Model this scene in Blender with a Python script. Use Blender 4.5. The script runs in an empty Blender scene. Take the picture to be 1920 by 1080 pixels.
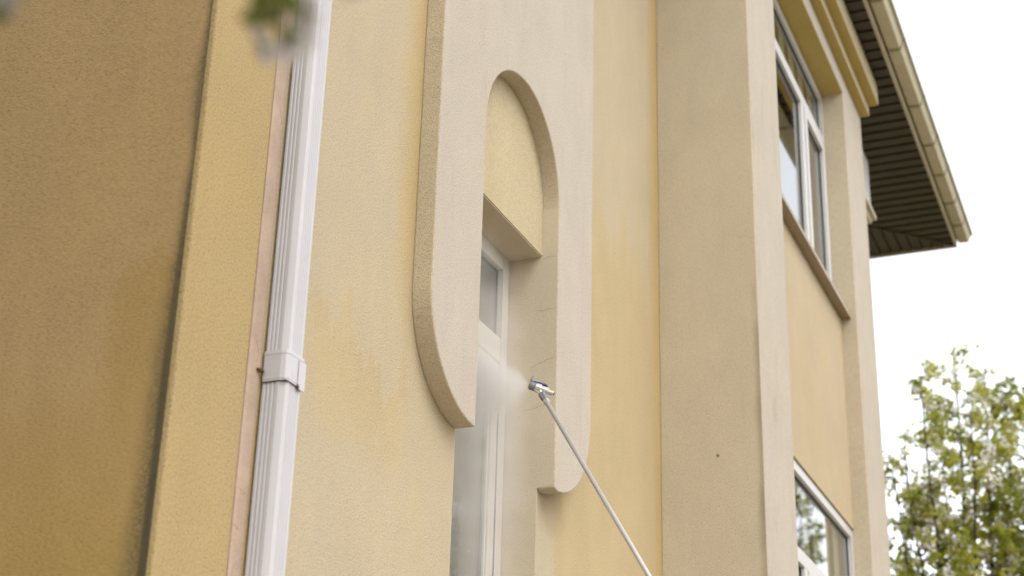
import bpy, bmesh, math, random
from mathutils import Vector, Matrix

random.seed(7)
SC = bpy.context.scene
COL = SC.collection
CAMZ = 1.6
F_PX = 3021.4152          # focal length in pixels of a 1920 wide frame
# rows: world X (along the facade), Y (into the facade), Z (up) in camera coordinates (right, down, forward)
RM = ((0.38103343, 0.37600144, 0.84465167),
      (-0.92418841, 0.12895394, 0.35950893),
      (0.02625471, -0.9176022, 0.39663194))

# ------------------------------------------------------------------ camera
cam = bpy.data.cameras.new('camera')
cam_ob = bpy.data.objects.new('camera', cam)
COL.objects.link(cam_ob)
m = Matrix.Identity(4)
for r in range(3):
    m[r][0] = RM[r][0]
    m[r][1] = -RM[r][1]
    m[r][2] = -RM[r][2]
m[2][3] = CAMZ
cam_ob.matrix_world = m
cam.sensor_width = 36.0
cam.lens = F_PX / 1920 * 36
cam.clip_start = 0.05
cam.clip_end = 3000
cam.dof.use_dof = True
cam.dof.focus_distance = 7.75
cam.dof.aperture_fstop = 2.0
SC.camera = cam_ob

# ------------------------------------------------------------------ light
SUN_EL, SUN_AZ = 52.0, -118.0     # azimuth from +X, negative = in front of the facade
world = bpy.data.worlds.new('World')
SC.world = world
world.use_nodes = True
wt = world.node_tree
sky = wt.nodes.new('ShaderNodeTexSky')
sky.sky_type = 'NISHITA'
sky.sun_disc = False
sky.sun_elevation = math.radians(SUN_EL)
sky.sun_rotation = math.radians(90 - SUN_AZ)
sky.air_density = 1.0
sky.dust_density = 1.0
sky.ozone_density = 1.0
hs = wt.nodes.new('ShaderNodeHueSaturation')     # thin overcast: nearly colourless
hs.inputs['Saturation'].default_value = 0.18
bg = wt.nodes['Background']
bg.inputs['Strength'].default_value = 0.15
wt.links.new(sky.outputs[0], hs.inputs['Color'])
wt.links.new(hs.outputs[0], bg.inputs['Color'])
sun = bpy.data.lights.new('sun', 'SUN')
sun.energy = 0.5
sun.angle = math.radians(40)
sun.color = (1.0, 0.95, 0.87)
sun_ob = bpy.data.objects.new('sun', sun)
COL.objects.link(sun_ob)
_d = Vector((math.cos(math.radians(SUN_EL)) * math.cos(math.radians(SUN_AZ)),
             math.cos(math.radians(SUN_EL)) * math.sin(math.radians(SUN_AZ)), math.sin(math.radians(SUN_EL))))
sun_ob.rotation_euler = _d.to_track_quat('Z', 'Y').to_euler()
sun_ob.location = (8, -20, 25)
vs = SC.view_settings
vs.view_transform = 'Standard'
vs.look = 'None'
vs.exposure = 1.65
vs.gamma = 1.0
vs.use_curve_mapping = False
SC.render.engine = 'CYCLES'
SC.cycles.use_denoising = True
SC.cycles.max_bounces = 10
SC.cycles.diffuse_bounces = 5
SC.cycles.transparent_max_bounces = 16
SC.cycles.volume_bounces = 3
SC.cycles.volume_step_rate = 1.0

# ------------------------------------------------------------------ node helpers
class N:
    """a value in a node tree with arithmetic"""
    def __init__(s, t, sock): s.t, s.s = t, sock
    def _m(s, op, o=None, flip=False):
        n = s.t.nodes.new('ShaderNodeMath'); n.operation = op
        args = [s] if o is None else ([o, s] if flip else [s, o])
        for i, a in enumerate(args):
            if isinstance(a, N): s.t.links.new(a.s, n.inputs[i])
            else: n.inputs[i].default_value = a
        return N(s.t, n.outputs[0])
    def __add__(s, o): return s._m('ADD', o)
    __radd__ = __add__
    def __mul__(s, o): return s._m('MULTIPLY', o)
    __rmul__ = __mul__
    def __sub__(s, o): return s._m('SUBTRACT', o)
    def __rsub__(s, o): return s._m('SUBTRACT', o, True)
    def __truediv__(s, o): return s._m('DIVIDE', o)
    def abs(s): return s._m('ABSOLUTE')
    def min(s, o): return s._m('MINIMUM', o)
    def max(s, o): return s._m('MAXIMUM', o)
    def pow(s, o): return s._m('POWER', o)
    def step(s, a, b):
        n = s.t.nodes.new('ShaderNodeMapRange'); n.interpolation_type = 'SMOOTHSTEP'
        lo, hi, fa, fb = (a, b, 0.0, 1.0) if a < b else (b, a, 1.0, 0.0)
        n.inputs['From Min'].default_value = lo; n.inputs['From Max'].default_value = hi
        n.inputs['To Min'].default_value = fa; n.inputs['To Max'].default_value = fb
        s.t.links.new(s.s, n.inputs['Value'])
        return N(s.t, n.outputs['Result'])

class MatB:
    def __init__(s, name, rough=0.9, spec=0.3):
        s.m = bpy.data.materials.new(name); s.m.use_nodes = True
        s.t = s.m.node_tree
        s.b = s.t.nodes['Principled BSDF']
        s.b.inputs['Roughness'].default_value = rough
        s.b.inputs['Specular IOR Level'].default_value = spec
        g = s.t.nodes.new('ShaderNodeNewGeometry')
        s.pos = g.outputs['Position']
        sp = s.t.nodes.new('ShaderNodeSeparateXYZ'); s.t.links.new(s.pos, sp.inputs[0])
        s.x, s.y, s.z = (N(s.t, sp.outputs[i]) for i in range(3))
    def noise(s, scale, detail=3, rough=0.55, stretch=(1, 1, 1), off=(0, 0, 0)):
        mp = s.t.nodes.new('ShaderNodeMapping'); mp.inputs['Scale'].default_value = stretch; mp.inputs['Location'].default_value = off
        s.t.links.new(s.pos, mp.inputs['Vector'])
        n = s.t.nodes.new('ShaderNodeTexNoise'); n.inputs['Scale'].default_value = scale
        n.inputs['Detail'].default_value = detail; n.inputs['Roughness'].default_value = rough
        s.t.links.new(mp.outputs[0], n.inputs['Vector'])
        return N(s.t, n.outputs['Fac'])
    def voro(s, scale, feature='DISTANCE_TO_EDGE', off=(0, 0, 0)):
        mp = s.t.nodes.new('ShaderNodeMapping'); mp.inputs['Location'].default_value = off
        s.t.links.new(s.pos, mp.inputs['Vector'])
        n = s.t.nodes.new('ShaderNodeTexVoronoi'); n.feature = feature; n.inputs['Scale'].default_value = scale
        s.t.links.new(mp.outputs[0], n.inputs['Vector'])
        return N(s.t, n.outputs['Distance'])
    def mix(s, a, b, fac):
        n = s.t.nodes.new('ShaderNodeMix'); n.data_type = 'RGBA'
        for v, i in ((a, 6), (b, 7)):
            if isinstance(v, tuple): n.inputs[i].default_value = (*v, 1)
            else: s.t.links.new(v, n.inputs[i])
        if isinstance(fac, N): s.t.links.new(fac.s, n.inputs[0])
        else: n.inputs[0].default_value = fac
        return n.outputs[2]
    def scale_col(s, c, f):
        n = s.t.nodes.new('ShaderNodeVectorMath'); n.operation = 'SCALE'
        s.t.links.new(c, n.inputs[0]); s.t.links.new(f.s, n.inputs['Scale'])
        return n.outputs[0]
    def base(s, c):
        if isinstance(c, tuple): s.b.inputs['Base Color'].default_value = (*c, 1)
        else: s.t.links.new(c, s.b.inputs['Base Color'])
    def bump(s, h, dist, strength=1.0):
        n = s.t.nodes.new('ShaderNodeBump'); n.inputs['Distance'].default_value = dist; n.inputs['Strength'].default_value = strength
        s.t.links.new(h.s, n.inputs['Height'])
        s.t.links.new(n.outputs[0], s.b.inputs['Normal'])

KA = 0.735       # the paints are mid-toned; the photograph is exposed for the wall
def stucco(name, a, b, fac=None, grain=0.22, bump=0.004, gscale=120.0, dirt=None, dirtcol=(0.12, 0.1, 0.06), stretch=(1, 1, 1), speck=0.42):
    """rendered wall: two paint tones, grain, speckle, worn patches; fac(M) gives the share of tone b"""
    a, b = tuple(v * KA for v in a), tuple(v * KA for v in b)
    M = MatB(name, 0.92, 0.15)
    big = M.noise(0.9, 4, 0.6, (1, 1, 0.7))
    mid = M.noise(5.0, 4, 0.6, (1, 1, 0.5), (3, 1, 7))
    f = (big * 0.9 + mid * 0.35 - 0.42).step(0.0, 0.6) * 0.55
    if fac: f = fac(M, big, mid)
    c = M.mix(a, b, f)
    g1 = M.noise(gscale, 2, 0.6, stretch)
    g2 = M.noise(gscale * 2.6, 2, 0.5, stretch, (9, 2, 4))
    streak = M.noise(7.0, 3, 0.6, (1, 1, 0.08), (5, 5, 5))
    val = 1.0 + (g1 - 0.5) * grain * 3.2 + (g2 - 0.5) * grain * 2.0 + (mid - 0.5) * 0.17 + (M.noise(2.2, 3, 0.6, (1, 1, 0.8), (2, 8, 1)) - 0.5) * 0.14 + (streak - 0.5) * 0.045
    val = val - (g1 * 0.6 + g2 * 0.4).step(0.42, 0.30) * speck
    c = M.scale_col(c, val)
    if dirt:
        c = M.mix(c, dirtcol, dirt(M, big, mid, g1))
    M.base(c)
    M.bump(g1 * 0.7 + g2 * 0.45 + M.noise(22, 3, 0.6) * 0.12, bump, 0.9)
    return M.m

Zr = lambda z: z + CAMZ       # heights were measured from the camera

CREAM = (0.54, 0.47, 0.385)
CREAM2 = (0.49, 0.41, 0.32)
BEIGE = (0.515, 0.425, 0.295)
YELLOW = (0.51, 0.372, 0.172)

def fac_wall(M, big, mid):
    n = (big - 0.5) * 0.5 + (mid - 0.5) * 0.35
    x, z = M.x + n * 0.5, M.z + n * 1.2
    drip = M.noise(3.4, 4, 0.65, (1, 1, 0.10), (1, 4, 2))
    left_of_frame = x.step(5.60, 5.92) * 0.85 * M.x.step(6.2, 6.0) * M.z.step(Zr(2.2), Zr(3.2))
    by_pipe = x.step(5.02, 4.93) * (0.35 + 0.65 * M.z.step(Zr(2.4), Zr(1.9)))
    bay = M.x.step(7.6, 7.8) * (0.22 + 0.78 * (M.z - ((drip - 0.5) * 1.5 + (mid - 0.5) * 0.9 + Zr(4.35))).step(0.28, -0.28))
    corner = (M.x + n * 0.15).step(9.25, 9.55)
    edge = M.z - ((drip - 0.5) * 1.9 + Zr(2.45))
    patch = M.x.step(4.95, 5.15) * M.x.step(6.1, 5.75) * edge.step(0.05, -0.05) * z.step(Zr(1.75), Zr(2.3)) * 0.55
    amb = (big * 0.8 + mid * 0.5 - 0.45).step(0.0, 0.5) * 0.3
    return left_of_frame.max(by_pipe).max(bay * 0.6).max(corner).max(patch).max(amb)

def wall_dirt(M, big, mid, g):
    # brown run-off stain on the wall under the right leg of the surround
    dx = (M.x - 7.62) / 0.26
    dz = (M.z - Zr(2.31)) / 0.2
    r = dx * dx + dz * dz + (mid - 0.5) * 1.2
    return r.step(1.0, 0.1) * 0.4 * g.step(0.3, 0.6)

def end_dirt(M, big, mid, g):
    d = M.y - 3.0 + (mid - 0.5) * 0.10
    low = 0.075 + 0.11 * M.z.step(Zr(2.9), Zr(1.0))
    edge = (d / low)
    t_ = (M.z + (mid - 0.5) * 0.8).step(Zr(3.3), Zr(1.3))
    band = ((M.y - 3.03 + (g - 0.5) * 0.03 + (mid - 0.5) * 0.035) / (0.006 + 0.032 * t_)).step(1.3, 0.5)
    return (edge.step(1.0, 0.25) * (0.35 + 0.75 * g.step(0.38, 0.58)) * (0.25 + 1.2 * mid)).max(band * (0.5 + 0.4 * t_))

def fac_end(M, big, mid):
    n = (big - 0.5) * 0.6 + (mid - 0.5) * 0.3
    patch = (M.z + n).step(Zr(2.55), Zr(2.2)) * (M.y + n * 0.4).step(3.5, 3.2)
    low = (M.z + n * 0.8).step(Zr(2.5), Zr(1.2)) * 0.85  # shade deepening towards the bottom, put in as darker ochre
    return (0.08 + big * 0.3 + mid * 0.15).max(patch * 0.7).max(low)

def pier_dirt(M, big, mid, g):
    # grime washed down the near arris of the bay pier, and one nail hole
    e = (M.y - 2.323 + (mid - 0.5) * 0.05).step(0.06, 0.0) * M.x.step(9.65, 9.6) * M.z.step(Zr(1.2), Zr(2.6)) * (M.z + (mid - 0.5)).step(Zr(4.4), Zr(3.9))
    d = ((M.y - 2.62) * (M.y - 2.62) + (M.z - Zr(3.13)) * (M.z - Zr(3.13))).pow(0.5)
    return (e * 0.55 * (0.4 + g)).max(d.step(0.014, 0.006) * M.x.step(9.65, 9.6) * 0.9)
def smudge(M, big, mid, g):
    s_ = M.noise(9.0, 4, 0.65, (1, 1, 0.16), (7, 3, 1))
    return (s_ * 0.8 + mid * 0.4).step(0.62, 0.85) * 0.3
MAT = {}
MAT['wall'] = stucco('wall_render', BEIGE, YELLOW, fac_wall, dirt=wall_dirt, dirtcol=(0.2, 0.12, 0.05))
MAT['corner'] = stucco('corner_render', (0.445, 0.325, 0.165), (0.43, 0.295, 0.09), grain=0.36, speck=0.55, bump=0.004, gscale=130)
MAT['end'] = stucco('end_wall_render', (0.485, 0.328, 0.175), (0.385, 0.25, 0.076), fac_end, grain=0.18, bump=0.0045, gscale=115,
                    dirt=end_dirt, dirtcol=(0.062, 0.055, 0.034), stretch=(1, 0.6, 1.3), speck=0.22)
MAT['cream'] = stucco('cream_render', CREAM, CREAM2, grain=0.2, bump=0.0035, dirt=lambda M, b_, m_, g_: smudge(M, b_, m_, g_) * 0.6, dirtcol=(0.22, 0.18, 0.13))
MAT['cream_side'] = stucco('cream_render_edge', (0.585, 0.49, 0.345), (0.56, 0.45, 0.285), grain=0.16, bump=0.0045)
MAT['pier'] = stucco('pier_render', (0.605, 0.51, 0.37), (0.58, 0.475, 0.305), grain=0.16, bump=0.003, dirt=pier_dirt, dirtcol=(0.10, 0.075, 0.04))  # lighter than the pier fronts: missing side light put into the colour
MAT['reveal'] = stucco('reveal_render', (0.62, 0.525, 0.385), (0.585, 0.47, 0.31), grain=0.09, bump=0.002, speck=0.15)
MAT['pier_front'] = stucco('pier_front_render', (0.525, 0.455, 0.37), (0.515, 0.43, 0.315), grain=0.16, bump=0.003, dirt=smudge, dirtcol=(0.20, 0.16, 0.11))
MAT['under'] = stucco('underside_yellow_render', (0.56, 0.415, 0.15), (0.50, 0.35, 0.09), grain=0.1, bump=0.002)
MAT['soffit'] = stucco('lintel_render', (0.52, 0.43, 0.28), (0.50, 0.40, 0.24), grain=0.1, bump=0.002)
MAT['tymp'] = stucco('tympanum_render', (0.55, 0.45, 0.29), (0.51, 0.39, 0.19), grain=0.15)
MAT['spandrel'] = stucco('spandrel_render', (0.52, 0.41, 0.275), YELLOW, grain=0.12)

def plain(name, col, rough=0.6, spec=0.4, var=0.06, scale=6.0, bump=0.0, metal=0.0):
    if not metal: col = tuple(v_ * KA for v_ in col)
    M = MatB(name, rough, spec)
    n = M.noise(scale, 4)
    v = 1.0 + (n - 0.5) * var * 4
    M.base(M.scale_col(M.mix(col, col, 0.0), v))
    M.b.inputs['Metallic'].default_value = metal
    if bump: M.bump(M.noise(scale * 12, 3), bump)
    return M.m

MAT['plaster'] = plain('bare_plaster', (0.47, 0.35, 0.265), 0.9, 0.1, 0.16, 7.0, 0.003)
MAT['gap'] = plain('dark_gap', (0.16, 0.10, 0.045), 0.95, 0.1)
MAT['pipe'] = plain('white_pipe_paint', (0.56, 0.535, 0.545), 0.42, 0.45, 0.04, 3.0)
MAT['upvc'] = plain('white_window_plastic', (0.64, 0.61, 0.59), 0.4, 0.4, 0.03)
MAT['upvc_cream'] = plain('cream_window_plastic', (0.60, 0.55, 0.475), 0.4, 0.4, 0.03)
MAT['gasket'] = plain('black_gasket', (0.03, 0.035, 0.03), 0.6)
MAT['sill'] = plain('brown_sill_metal', (0.34, 0.25, 0.15), 0.45, 0.5, 0.08)
MAT['soffit_board'] = plain('dark_brown_vinyl', (0.052, 0.035, 0.028), 0.4, 0.4, 0.1)
MAT['fascia'] = plain('cream_fascia_paint', (0.58, 0.495, 0.355), 0.5, 0.4, 0.06)
MAT['gutter'] = plain('cream_gutter_plastic', (0.60, 0.53, 0.38), 0.7, 0.2, 0.08)
MAT['joint'] = plain('weathered_gutter_joint', (0.30, 0.25, 0.15), 0.5)
MAT['roof'] = plain('brown_roof_sheet', (0.09, 0.05, 0.035), 0.7)
MAT['blind'] = plain('grey_beige_blind', (0.72, 0.68, 0.58), 0.8)
MAT['curtain'] = plain('pale_curtain', (0.5, 0.47, 0.42), 0.9)
MAT['dark'] = plain('dark_interior', (0.055, 0.05, 0.045), 0.9)
MAT['steel'] = plain('brushed_metal', (0.50, 0.48, 0.44), 0.35, 0.5, 0.05, 20, metal=0.7)
MAT['pole'] = plain('grey_pole_coating', (0.42, 0.39, 0.36), 0.35, 0.5, 0.05, 12, metal=0.2)
MAT['greyplastic'] = plain('grey_plastic', (0.22, 0.22, 0.23), 0.45)
MAT['brass'] = plain('nickel_coated_brass', (0.52, 0.49, 0.42), 0.32, 0.5, metal=0.4)
MAT['blue'] = plain('blue_plastic', (0.015, 0.035, 0.18), 0.4)
MAT['mortar_dark'] = plain('rust_spider_nest', (0.10, 0.06, 0.02), 0.95)
MAT['bark'] = plain('bark', (0.075, 0.055, 0.038), 0.9, 0.1, 0.2, 14, 0.01)

def leaf_mat(name, c1, c2, trans, scale):
    M = MatB(name, 0.5, 0.35)
    n = M.noise(scale, 2)
    c = M.mix(c1, c2, n.step(0.35, 0.65))
    M.base(c)
    t = M.t
    tr = t.nodes.new('ShaderNodeBsdfTranslucent'); t.links.new(c, tr.inputs['Color'])
    mx = t.nodes.new('ShaderNodeMixShader'); mx.inputs[0].default_value = trans
    t.links.new(M.b.outputs[0], mx.inputs[1]); t.links.new(tr.outputs[0], mx.inputs[2])
    t.links.new(mx.outputs[0], t.nodes['Material Output'].inputs['Surface'])
    return M.m
MAT['leaf'] = leaf_mat('young_apple_leaf', (0.23, 0.26, 0.03), (0.48, 0.46, 0.065), 0.6, 3.0)
MAT['blossom'] = leaf_mat('white_blossom', (0.80, 0.74, 0.70), (0.86, 0.83, 0.78), 0.45, 5.0)
MAT['near_leaf'] = leaf_mat('green_leaf', (0.062, 0.062, 0.007), (0.105, 0.12, 0.006), 0.3, 30.0)
MAT['petal'] = leaf_mat('shade_grey_petal', (0.235, 0.185, 0.165), (0.27, 0.25, 0.215), 0.15, 60.0)  # backlit shade of the petals put into a grey base colour

def glass():
    m_ = bpy.data.materials.new('window_glass'); m_.use_nodes = True
    t = m_.node_tree; t.nodes.remove(t.nodes['Principled BSDF'])
    lw = t.nodes.new('ShaderNodeLayerWeight'); lw.inputs['Blend'].default_value = 0.5
    fr = N(t, lw.outputs['Facing']).pow(4.0) * 0.80 + 0.18        # coated double glazing
    tr = t.nodes.new('ShaderNodeBsdfTransparent'); tr.inputs['Color'].default_value = (0.95, 0.97, 0.95, 1)
    gl = t.nodes.new('ShaderNodeBsdfGlossy'); gl.inputs['Roughness'].default_value = 0.01
    mx = t.nodes.new('ShaderNodeMixShader')
    t.links.new(fr.s, mx.inputs[0]); t.links.new(tr.outputs[0], mx.inputs[1]); t.links.new(gl.outputs[0], mx.inputs[2])
    t.links.new(mx.outputs[0], t.nodes['Material Output'].inputs['Surface'])
    return m_
MAT['glass'] = glass()

# ------------------------------------------------------------------ mesh helpers
class MB:
    def __init__(s): s.v, s.f = [], []
    def add(s, vs, fs):
        o = len(s.v); s.v += [tuple(p) for p in vs]; s.f += [tuple(i + o for i in f) for f in fs]; return s
    def box(s, x0, x1, y0, y1, z0, z1):
        return s.add([(x0, y0, z0), (x1, y0, z0), (x1, y1, z0), (x0, y1, z0), (x0, y0, z1), (x1, y0, z1), (x1, y1, z1), (x0, y1, z1)],
                     [(0, 3, 2, 1), (4, 5, 6, 7), (0, 1, 5, 4), (1, 2, 6, 5), (2, 3, 7, 6), (3, 0, 4, 7)])
    def prism(s, poly, axis, a, b):
        """closed polygon extruded along axis ('x','y','z') from a to b"""
        n = len(poly)
        def P(p, t):
            return {'x': (t, p[0], p[1]), 'y': (p[0], t, p[1]), 'z': (p[0], p[1], t)}[axis]
        vs = [P(p, a) for p in poly] + [P(p, b) for p in poly]
        fs = [tuple(range(n)), tuple(range(2 * n - 1, n - 1, -1))]
        fs += [(i, i + n, (i + 1) % n + n, (i + 1) % n) for i in range(n)]
        return s.add(vs, fs)
    def tube(s, pts, rad, n=12, caps=True):
        pts = [Vector(p) for p in pts]
        if not hasattr(rad, '__len__'): rad = [rad] * len(pts)
        vs, fs = [], []
        up = None
        for i, p in enumerate(pts):
            d = (pts[min(i + 1, len(pts) - 1)] - pts[max(i - 1, 0)]).normalized()
            if d.length == 0: d = Vector((0, 0, 1))
            if up is None:
                up = Vector((0, 0, 1)) if abs(d.z) < 0.9 else Vector((1, 0, 0))
            u = d.cross(up).normalized(); w = u.cross(d).normalized(); up = w
            for k in range(n):
                a = 2 * math.pi * k / n
                vs.append(p + (u * math.cos(a) + w * math.sin(a)) * rad[i])
        for i in range(len(pts) - 1):
            for k in range(n):
                a, b = i * n + k, i * n + (k + 1) % n
                fs.append((a, b, b + n, a + n))
        if caps:
            fs.append(tuple(range(n - 1, -1, -1))); fs.append(tuple(range((len(pts) - 1) * n, len(pts) * n)))
        return s.add(vs, fs)
    def build(s, name, mat, parent=None, bevel=0.0, smooth=False, segs=2, origin=None, under=None):
        me = bpy.data.meshes.new(name)
        o = Vector(origin) if origin else (parent_origin(parent) if parent else Vector((0, 0, 0)))
        me.from_pydata([tuple(Vector(v) - o) for v in s.v], [], s.f)
        bm = bmesh.new(); bm.from_mesh(me)
        bmesh.ops.remove_doubles(bm, verts=bm.verts, dist=1e-5)
        bmesh.ops.recalc_face_normals(bm, faces=bm.faces)
        bm.to_mesh(me); bm.free()
        for m_ in (mat if isinstance(mat, (list, tuple)) else [mat]): me.materials.append(m_)
        if smooth:
            for p in me.polygons: p.use_smooth = True
        if under:                                   # yellower tone on the undersides
            me.materials.append(under)
            for p in me.polygons:
                if p.normal.z < -0.7: p.material_index = len(me.materials) - 1
        ob = bpy.data.objects.new(name, me); COL.objects.link(ob)
        if parent:
            ob.parent = parent
            ob.location = o - parent_origin(parent)
        else:
            ob.location = o
        if bevel:
            b = ob.modifiers.new('bevel', 'BEVEL'); b.width = bevel; b.segments = segs; b.limit_method = 'ANGLE'; b.angle_limit = math.radians(35)
            b.harden_normals = False
        return ob

def parent_origin(o):
    v = Vector((0, 0, 0))
    while o:
        v += o.location; o = o.parent
    return v

def grid_wall(xs, zs, holes, y0, y1):
    """vertical wall in the XZ grid, closed shell, holes = set of (i, j) cells left open"""
    b = MB()
    solid = lambda i, j: 0 <= i < len(xs) - 1 and 0 <= j < len(zs) - 1 and (i, j) not in holes
    for i in range(len(xs) - 1):
        for j in range(len(zs) - 1):
            if not solid(i, j): continue
            x0, x1, z0, z1 = xs[i], xs[i + 1], zs[j], zs[j + 1]
            b.add([(x0, y0, z0), (x1, y0, z0), (x1, y0, z1), (x0, y0, z1)], [(0, 1, 2, 3)])
            b.add([(x0, y1, z0), (x1, y1, z0), (x1, y1, z1), (x0, y1, z1)], [(3, 2, 1, 0)])
            if not solid(i - 1, j): b.add([(x0, y0, z0), (x0, y1, z0), (x0, y1, z1), (x0, y0, z1)], [(3, 2, 1, 0)])
            if not solid(i + 1, j): b.add([(x1, y0, z0), (x1, y1, z0), (x1, y1, z1), (x1, y0, z1)], [(0, 1, 2, 3)])
            if not solid(i, j - 1): b.add([(x0, y0, z0), (x1, y0, z0), (x1, y1, z0), (x0, y1, z0)], [(3, 2, 1, 0)])
            if not solid(i, j + 1): b.add([(x0, y0, z1), (x1, y0, z1), (x1, y1, z1), (x0, y1, z1)], [(0, 1, 2, 3)])
    return b

def empty(name, loc, label=None, cat=None, group=None):
    o = bpy.data.objects.new(name, None); COL.objects.link(o); o.location = loc
    o.empty_display_size = 0.2
    return tag(o, label, cat, group)
def tag(o, label=None, cat=None, group=None, kind=None):
    if label: o['label'] = label
    if cat: o['category'] = cat
    if group: o['group'] = group
    if kind: o['kind'] = kind
    return o

# ------------------------------------------------------------------ ground
g = MB(); g.add([(-600, -600, 0), (600, -600, 0), (600, 600, 0), (-600, 600, 0)], [(0, 1, 2, 3)])
Mg = MatB('lawn', 0.95, 0.1)
Mg.base(Mg.mix((0.11, 0.11, 0.045), (0.17, 0.15, 0.07), Mg.noise(0.8, 5).step(0.35, 0.65)))
Mg.bump(Mg.noise(40, 3), 0.03)
tag(g.build('ground', Mg.m), kind='structure')
pv = MB(); pv.box(-4, 24, -5.5, 2.999, -0.2, 0.06)  # unseen pale yard, made wide to bounce light up to the soffits
Mp = MatB('pale_concrete', 0.9, 0.2)
Mp.base(Mp.mix((0.45, 0.40, 0.32), (0.52, 0.46, 0.37), Mp.noise(1.5, 5)))
Mp.bump(Mp.noise(30, 4), 0.004)
tag(pv.build('bounce_pavement', Mp.m, bevel=0.01), kind='structure')

# ------------------------------------------------------------------ house
X0, XP, XB0, XB1, XPE, XE = 4.21, 9.584, 10.445, 13.22, 14.10, 17.20    # end wall, pier, bay opening, far pier, far end
YW, YF = 3.0, 2.323
ZS = Zr(8.30)                                                           # soffit of the eaves
HY = 11.5
house = empty('house', (X0, YW, 0), 'pale yellow rendered house with a brown eave, a white drainpipe and an arched window niche', 'house')

ZH0, ZH1 = 1.5, Zr(3.663)
wall = grid_wall([4.64, 6.43, 7.45, XP + 0.1], [0, ZH0, ZH1, ZS], {(1, 1)}, YW, YW + 0.4)
wall.build('front_wall', MAT['wall'], house, bevel=0.006)
cw = MB(); cw.prism([(X0, 0), (4.64, 0), (4.64, ZS), (X0, ZS)], 'y', YW, YW + 0.03)
cw.build('corner_wall', MAT['corner'], house, bevel=0.008).__setitem__('label', 'narrow yellow rendered strip of wall at the near corner')
# end wall with its render flaring out to the corner towards the bottom
zs_ = [0, Zr(0.6), Zr(1.2), Zr(2.0), Zr(2.6), Zr(3.2), ZS]
ew = MB()
vs_, fs_ = [], []
for i, z in enumerate(zs_):
    t = max(0.0, min(1.0, (Zr(3.0) - z) / 2.0))
    fl = 0.002 + 0.008 * t
    w = 0.012 + 0.022 * t
    for p in ((X0 + 0.001, YW + 0.0305), (X0 + 0.001, YW + 0.034), (X0 + fl, YW + 0.034 + w), (X0 + fl, HY), (4.64, HY), (4.64, YW + 0.0305)):
        vs_.append((p[0], p[1], z))
for i in range(len(zs_) - 1):
    for k in range(6):
        a, b_ = i * 6 + k, i * 6 + (k + 1) % 6
        fs_.append((a, b_, b_ + 6, a + 6))
fs_ += [tuple(range(5, -1, -1)), tuple(range((len(zs_) - 1) * 6, len(zs_) * 6))]
ew.add(vs_, fs_)
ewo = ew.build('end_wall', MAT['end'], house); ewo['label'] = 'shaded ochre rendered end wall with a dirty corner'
fw = MB(); fw.box(XPE - 0.1, XE, YW + 0.002, YW + 0.4, 0, ZS); fw.build('far_wall', MAT['pier'], house)
bw = MB(); bw.box(4.645, XE - 0.41, HY - 0.3, HY, 0, ZS); bw.build('back_wall', MAT['pier'], house)
bw = MB(); bw.box(XE - 0.4, XE, YW + 0.41, HY, 0, ZS); bw.build('far_end_wall', MAT['pier'], house)

# bare plaster strip beside the drainpipe
ps = MB(); ps.prism([(4.640, YW - 0.001), (4.650, YW - 0.006), (4.712, YW - 0.006), (4.714, YW + 0.01), (4.640, YW + 0.01)], 'z', 0.05, ZS - 0.01)
st = ps.build('plaster_strip', MAT['plaster'], house); st['label'] = 'bare pinkish plaster strip beside the drainpipe'
gp = MB(); gp.box(4.7145, 4.7185, YW - 0.0025, YW + 0.01, 0.05, ZS - 0.01); gp.build('crack', MAT['gap'], st)
# hairline curls of cracked filler on the strip
for (cx, cz, h, w) in ((4.685, Zr(2.05), 0.08, 0.012), (4.665, Zr(1.55), 0.02, 0.03), (4.65, Zr(1.42), 0.015, 0.025), (4.665, Zr(1.24), 0.07, -0.008), (4.695, Zr(3.03), 0.06, 0.008)):
    c_ = MB(); c_.tube([(cx + w * math.sin(k * 0.9), YW - 0.0065, cz + h * k / 5) for k in range(6)], 0.0004, 5)
    c_.build('hairline_crack', MAT['gap'], st)

# arch surround
def arc(cx, cz, r, a0, a1, n):
    return [(cx + r * math.cos(math.radians(a0 + (a1 - a0) * k / n)), cz + r * math.sin(math.radians(a0 + (a1 - a0) * k / n))) for k in range(n + 1)]
AXL, AXR, OXL, OXR = 6.43, 7.45, 5.905, 7.985
ZB, ZT = Zr(2.345), Zr(7.2)
R = AXL - OXL
poly = [(AXR, ZB)] + arc(6.94, Zr(3.945), 0.51, 0, 180, 40) + [(AXL, ZB)]
poly += arc(AXL, ZB + R, R, 270, 180, 20)[1:] + arc(OXL + R, ZT - R, R, 180, 90, 16) + arc(OXR - R, ZT - R, R, 90, 0, 16)
poly += arc(OXR - (OXR - AXR), ZB + R, OXR - AXR, 0, -90, 20)[:-1]
def hand_trowelled(poly, step=0.09, amp=0.0022, keep=lambda p: False):
    rg_ = random.Random(5); out = []
    ph = [rg_.uniform(0, 6.28) for _ in range(4)]
    for i, p in enumerate(poly):
        q = poly[(i + 1) % len(poly)]
        n_ = max(1, int(math.hypot(q[0] - p[0], q[1] - p[1]) / step))
        for k in range(n_):
            x, z = p[0] + (q[0] - p[0]) * k / n_, p[1] + (q[1] - p[1]) * k / n_
            if not keep((x, z)):
                x += amp * (math.sin(z * 9 + ph[0]) * 0.5 + math.sin(z * 23 + ph[1]) * 0.3) + rg_.uniform(-1, 1) * amp * 0.3
                z += amp * (math.sin(x * 11 + ph[2]) * 0.5) + rg_.uniform(-1, 1) * amp * 0.2
            out.append((x, z))
    return out
poly = hand_trowelled(poly, keep=lambda p: abs(p[0] - AXR) < 0.003 or abs(p[0] - AXL) < 0.003)
sr = MB(); sr.prism(poly, 'y', 2.90, YW + 0.001)
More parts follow.
